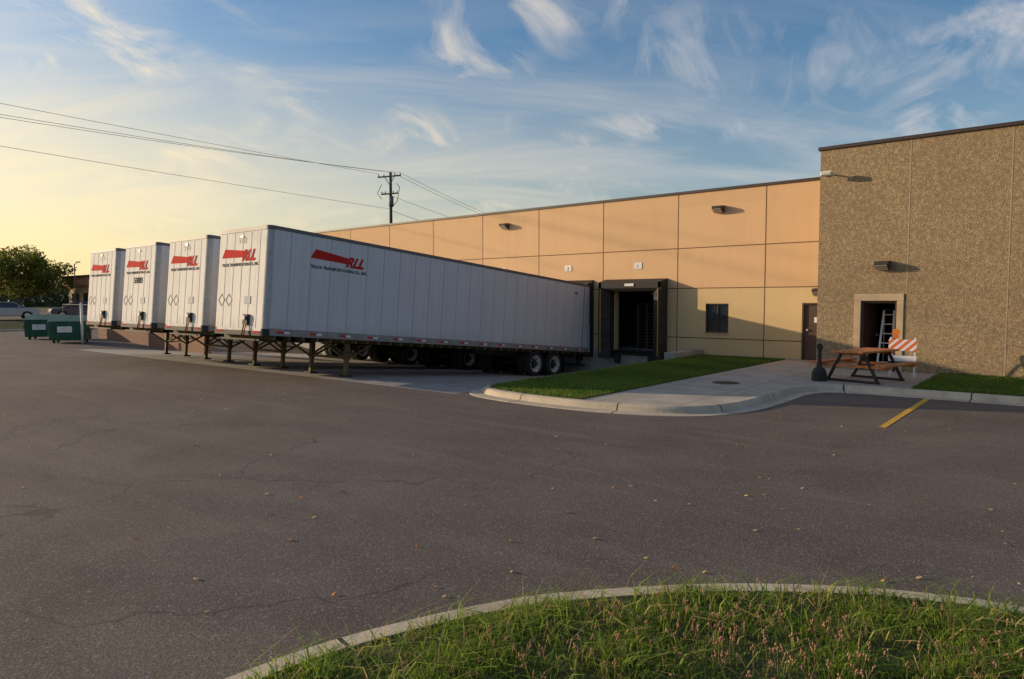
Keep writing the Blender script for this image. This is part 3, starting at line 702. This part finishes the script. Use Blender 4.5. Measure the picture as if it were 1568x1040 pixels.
def car(name,x,y,z,rz,col,suv=False):
    e=empty(name,(x,y,z),(0,0,rz)); mc=mat('car_paint',col=col,rough=.3,metal=.3,var=.04)
    H=1.68 if suv else 1.45; s=MB()
    body=[(-2.25,.32),(-2.3,.62),(-2.2,.86),(-1.35,.98),(2.0,1.02),(2.28,.9),(2.3,.4),(2.2,.28),(1.85,.28),(1.75,.55),(1.5,.68),(1.22,.62),(1.05,.28),(-1.05,.28),(-1.18,.6),(-1.45,.68),(-1.75,.55),(-1.85,.28)]
    s.prism(body,-.88,.88,mc,'y'); s.build('body',e,bevel=.05)
    s=MB(); xb=2.15 if suv else 1.75
    P=[(-1.35,-.82,.975),(xb,-.82,1.0),(xb,.82,1.0),(-1.35,.82,.975)]; Q=[(-.55,-.62,H-.02),(xb-(.25 if suv else .7),-.62,H-.02),(xb-(.25 if suv else .7),.62,H-.02),(-.55,.62,H-.02)]
    for i in range(4): s.poly([P[i],P[(i+1)%4],Q[(i+1)%4],Q[i]],M_glassd)
    s.build('windows',e)
    s=MB(); s.box(-.57,xb-(.23 if suv else .68),-.64,.64,H-.03,H+.02,mc)
    for (a0,a1) in ((P[0],Q[0]),(P[1],Q[1]),(P[2],Q[2]),(P[3],Q[3])): s.beam(a0,a1,.08,.06,mc)
    for sy in (-1,1): s.beam((.45,sy*.835,.98),(.45,sy*.635,H-.02),.07,.04,mc)
    s.build('roof_and_pillars',e)
    s=MB()
    for xx in (-1.45,1.5):
        for sy in (-1,1): s.cyl((xx,sy*.68,.33),(xx,sy*.89,.33),.33,M_tire,seg=20); s.cyl((xx,sy*.88,.33),(xx,sy*.9,.33),.21,M_alu,seg=14)
    for sy in (-1,1):
        s.box(-2.31,-2.2,sy*.7-.15,sy*.7+.15,.62,.75,M_lens); s.box(2.22,2.32,sy*.72-.12,sy*.72+.12,.65,.85,M_red)
        s.box(-.95,-.8,min(sy*.88,sy*1.0),max(sy*.88,sy*1.0),.98,1.1,mc)
    s.build('wheels_lights_mirrors',e)
car('parked_car',-68.6,17.6,.62,math.radians(-100),(.30,.33,.38))
car('parked_car',-70.0,23.6,.62,math.radians(80),(.06,.065,.09))
car('parked_car',-72.5,28.6,.62,math.radians(75),(.14,.05,.05),True)
M_leaf=mat('tree_leaves',f_blade,rough=.6,spec=.3)
def tree(name,x,y,z,H,R,nleaf,seed,leaf=.16,g1=(.08,.105,.018),g2=(.28,.27,.04)):
    r=random.Random(seed); e=empty(name,(x,y,z)); s=MB(); th=H*.28
    s.cyl((0,0,-.2),(0.05,0,th),H*.028,M_bark,r1=H*.02,seg=10); tips=[]
    s.cyl((.05,0,th),(0,.1,H*.7),H*.02,M_bark,r1=H*.006,seg=8)
    for i in range(11):
        a=i*2.4+r.uniform(-.3,.3); rr=R*r.uniform(.45,.8); hz=H*r.uniform(.42,.85); b=(.03,0,th*r.uniform(.8,1.5)); p=(math.cos(a)*rr,math.sin(a)*rr,hz)
        mid=tuple((b[k]+p[k])/2+(.12*H*.2 if k==2 else 0) for k in range(3))
        s.cyl(b,mid,H*.011,M_bark,r1=H*.007,seg=6); s.cyl(mid,p,H*.007,M_bark,r1=H*.003,seg=6); tips.append(p)
    s.build('trunk_and_limbs',e,fix=False)
    cl=[]
    for i in range(46):
        a=r.uniform(0,6.28); u=r.uniform(-1,1); q=r.uniform(.35,.95)
        cx=math.cos(a)*math.sqrt(1-u*u)*R*q; cy=math.sin(a)*math.sqrt(1-u*u)*R*q; cz=H*.62+u*H*.36*q
        cl.append((cx,cy,cz,R*r.uniform(.16,.30),r.uniform(.55,1.25)))
    cl+=[(p[0],p[1],p[2],R*.22,1) for p in tips]
    C=np.array(cl); g=np.random.default_rng(seed); k=g.integers(0,len(C),nleaf); c=C[k]
    d=g.normal(0,1,(nleaf,3)); d/=np.linalg.norm(d,axis=1)[:,None]; rad=c[:,3]*g.uniform(.5,1.1,nleaf)
    P=c[:,:3]+d*rad[:,None]*np.array([1.15,1.15,.8])
    A=g.normal(0,1,(nleaf,3)); A/=np.linalg.norm(A,axis=1)[:,None]; Bv=np.cross(A,g.normal(0,1,(nleaf,3))); Bv/=np.linalg.norm(Bv,axis=1)[:,None]
    sz=g.uniform(.6,1.3,nleaf)[:,None]*leaf
    V=np.stack([P-A*sz,P-Bv*sz*.5,P+A*sz,P+Bv*sz*.5],1)
    me=D.meshes.new('crown'); me.from_pydata(V.reshape(-1,3).tolist(),[],[(i,i+1,i+2,i+3) for i in range(0,nleaf*4,4)]); me.materials.append(M_leaf)
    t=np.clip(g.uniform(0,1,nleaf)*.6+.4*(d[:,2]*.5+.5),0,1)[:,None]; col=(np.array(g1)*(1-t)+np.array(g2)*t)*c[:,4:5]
    cc=np.ones((nleaf,4,4)); cc[:,:,:3]=col[:,None,:]; at=me.color_attributes.new('Col','FLOAT_COLOR','POINT'); at.data.foreach_set('color',cc.reshape(-1).astype(np.float32))
    link(D.objects.new('crown',me),e)
tree('shade_tree',-84.7,23.5,.62,6.9,4.3,14000,5)
tree('shade_tree',-104,24,.62,8.5,4.6,9000,9,.2)
g=np.random.default_rng(3); n=22000; ang=g.uniform(-2.2,.3,n); R=g.uniform(230,300,n); hh=4+3*np.abs(np.sin(ang*23))+2*np.abs(np.sin(ang*57+1)); 
P=np.stack([-R*np.cos(ang+.2),R*np.sin(ang+.2)+120,g.uniform(0,1,n)**.7*hh],1)
A=g.normal(0,1,(n,3)); A/=np.linalg.norm(A,axis=1)[:,None]; Bv=np.cross(A,g.normal(0,1,(n,3))); Bv/=np.linalg.norm(Bv,axis=1)[:,None]; sz=g.uniform(.8,2.,n)[:,None]
V=np.stack([P-A*sz,P-Bv*sz*.6,P+A*sz,P+Bv*sz*.6],1); me=D.meshes.new('distant_trees'); me.from_pydata(V.reshape(-1,3).tolist(),[],[(i,i+1,i+2,i+3) for i in range(0,n*4,4)]); me.materials.append(M_leaf)
cc=np.ones((n,4,4)); cc[:,:,:3]=(np.array([.09,.11,.05])*g.uniform(.6,1.3,(n,1)))[:,None,:]; at=me.color_attributes.new('Col','FLOAT_COLOR','POINT'); at.data.foreach_set('color',cc.reshape(-1).astype(np.float32)); link(D.objects.new('distant_trees',me))
fb=empty('distant_commercial_building',(0,0,.6)); s=MB(); s.box(-86,-68,28,42,-.6,3.2,M_tan); s.box(-86.4,-67.6,27.5,42.5,3.2,4.1,M_roofo); s.box(-86.6,-67.4,27.3,42.7,4.1,4.25,M_cop)
for k in range(5): s.box(-85+k*3.3,-83+k*3.3,27.96,28.02,.6,2.4,M_glassd)
for k in range(4): s.box(-86.03,-85.97,29.5+k*3,31.2+k*3,.6,2.4,M_glassd)
s.build('walls_and_roof',fb)
sl=empty('street_lamp',(-79,26.3,.62)); s=MB(); s.cyl((0,0,0),(0,0,5.3),.07,M_galv,r1=.05,seg=8); s.cyl((0,0,5.2),(.9,0,5.45),.035,M_galv,seg=6); s.box(.7,1.3,-.12,.12,5.4,5.5,M_galv); s.build('pole_and_head',sl)
arm=Vector((.9,.25,0)).normalized()
def upole(x,y,full=True):
    up=empty('utility_pole',(x,y,0)); s=MB(); s.cyl((0,0,-1),(0,0,14.1),.19,M_bark,r1=.12,seg=10)
    for z,hl in ((13.7,1.25),(12.1,.9)):
        s.beam(arm*-hl+Vector((0,-.15,z)),arm*hl+Vector((0,-.15,z)),.1,.12,M_bark)
        for k in(-1,-.5,.5,1): p=arm*hl*k*.95+Vector((0,-.15,z+.06)); s.cyl(p,p+Vector((0,0,.2)),.05,M_galv,r1=.03,seg=8)
    s.beam((-.7,-.1,13.7),(0,-.1,12.9),.05,.05,M_bark); s.beam((.7,-.1,13.7),(0,-.1,12.9),.05,.05,M_bark)
    s.cyl((.35,-.25,10.9),(.35,-.25,11.8),.22,M_galv,seg=14)
    pts=[arm*.8+Vector((0,-.2,13.0)),arm*1.25+Vector((0,-.3,12.6)),arm*1.0+Vector((0,-.3,11.4)),arm*.3+Vector((0,-.2,10.8))]
    for a,b_ in zip(pts,pts[1:]): s.cyl(a,b_,.03,M_wire,seg=5)
    pts=[arm*-.8+Vector((0,-.2,13.0)),arm*-1.2+Vector((0,-.3,12.2)),arm*-.7+Vector((0,-.3,11.6))]
    for a,b_ in zip(pts,pts[1:]): s.cyl(a,b_,.03,M_wire,seg=5)
    s.build('pole_crossarms_transformer',up)
upole(-50,43.1); upole(-45,-60); upole(-68.8,105.3)
def wires(name,spans,parent=None):
    s=MB()
    for a,b_,sag,r in spans:
        a=Vector(a);b_=Vector(b_); prev=a
        for i in range(1,33):
            t=i/32; p=a.lerp(b_,t); p.z-=sag*4*t*(1-t); s.cyl(prev,p,r,M_wire,seg=5,caps=False); prev=p
    s.build(name,parent,fix=False)
ax=arm; P1=Vector((-50,43,0)); P2=Vector((-45,-60,0)); P3=Vector((-68.8,105.3,0))
wires('overhead_wires',[
 (P1+ax*-1.2+Vector((0,0,14.0)),P2+ax*-1.2+Vector((0,0,15.4)),.75,.014),(P1+ax*.6+Vector((0,0,13.95)),P2+ax*.6+Vector((0,0,14.4)),1.6,.014),(P1+ax*1.2+Vector((0,0,13.95)),P2+ax*1.2+Vector((0,0,14.4)),1.95,.014),
 (P1+Vector((0,0,10.7)),P2+Vector((0,0,13.2)),.45,.014),
 (P1+ax*1.2+Vector((0,0,13.95)),P3+ax*1.2+Vector((0,0,12.9)),1.5,.016),(P1+ax*.6+Vector((0,0,13.9)),P3+ax*.6+Vector((0,0,12.8)),1.5,.016),(P1+ax*-.8+Vector((0,0,12.3)),P3+ax*-.8+Vector((0,0,12.1)),1.2,.016),
 (P1+Vector((0,0,10.6)),(-38,60,5.6),.5,.018)])
# ------------------------------------------------------------------ light
EL=math.radians(12.5)
sv=Vector((-1,-.45,math.tan(EL)*math.hypot(1,.45))).normalized()
sl_=D.lights.new('sun','SUN'); sl_.energy=5.0; sl_.angle=math.radians(.5); sl_.color=(1,.77,.50)
so=D.objects.new('sun',sl_); so.rotation_euler=(-sv).to_track_quat('-Z','Y').to_euler(); so.location=(-20,-10,30); link(so)
wd=D.worlds.new('World'); scene.world=wd; wd.use_nodes=True; b=NB(wd.node_tree); bg=wd.node_tree.nodes['Background']
sky=b.new('ShaderNodeTexSky'); sky.sky_type='NISHITA'; sky.sun_disc=False; sky.sun_elevation=EL; sky.sun_rotation=math.atan2(sv.x,sv.y); sky.altitude=200
sky.air_density=1.15; sky.dust_density=2.2; sky.ozone_density=3.2
hs=b.new('ShaderNodeHueSaturation'); hs.inputs['Saturation'].default_value=1.12; hs.inputs['Value'].default_value=1.05; b.put(hs.inputs['Color'],sky.outputs[0])
tc=b.new('ShaderNodeTexCoord'); g_=tc.outputs['Generated']; sx=b.sep(g_)
zc=b.math('ADD',b.math('MAXIMUM',sx[2],0.),.30)
cb=b.new('ShaderNodeCombineXYZ'); b.put(cb.inputs[0],b.math('DIVIDE',sx[0],zc)); b.put(cb.inputs[1],b.math('DIVIDE',sx[1],zc))
rot=b.mapping(cb.outputs[0],(1,1,1),rot=(0,0,-.25),loc=(.35,.0,0))
n1=b.noise(b.mapping(rot,(1.5,.9,1)),3.4,10,.62,1.1); n2=b.noise(b.mapping(rot,(1,1,1),loc=(4.3,2.2,0)),2.2,3,.5)
wisp=b.math('MULTIPLY',b.ramp(n1,[(.45,0.),(.76,1.)]),b.ramp(n2,[(.45,0.),(.60,1.)]))
rot2=b.mapping(cb.outputs[0],(1,1,1),rot=(0,0,-.75))
n3=b.noise(b.mapping(rot2,(.5,2.0,1),loc=(1,7,0)),1.9,8,.6,.6)
veil=b.math('MULTIPLY',b.ramp(n3,[(.45,0.),(.76,.6)]),b.ramp(sx[2],[(.0,1.),(.20,.8),(.42,.08)]))
cm=b.math('MAXIMUM',b.math('MULTIPLY',wisp,.75),veil)
cm=b.math('MULTIPLY',cm,b.ramp(sx[2],[(.0,.3),(.07,1.)]))
toSun=b.new('ShaderNodeVectorMath',operation='DOT_PRODUCT'); b.put(toSun.inputs[0],g_); toSun.inputs[1].default_value=tuple(sv)
glow=b.ramp(toSun.outputs['Value'],[(-.15,0.),(.75,1.)])
cc=b.mix(glow,(5.2,4.8,4.6),(8.2,6.6,4.2))
c=b.mix(cm,hs.outputs[0],cc)
# thin low haze lit warm by the evening sun, all round the horizon, thicker towards the sun
haze=b.math('MULTIPLY',b.ramp(sx[2],[(.0,.7),(.13,.5),(.36,0.)],'EASE'),b.math('ADD',b.math('MULTIPLY',glow,.85),.2))
c=b.mix(haze,c,b.mix(glow,(5.4,4.8,3.8),(8.2,6.1,2.9)))
b.put(bg.inputs[0],c); bg.inputs[1].default_value=.15
# ------------------------------------------------------------------ camera
cd=D.cameras.new('camera'); cd.lens=24.34; cd.sensor_width=36; cd.clip_start=.05; cd.clip_end=6000
co=D.objects.new('camera',cd); co.location=(0,0,2.1); co.rotation_euler=(math.radians(90-3.13),0,math.radians(39.4)); link(co); scene.camera=co
scene.view_settings.view_transform='Standard'; scene.view_settings.look='None'; scene.view_settings.exposure=0
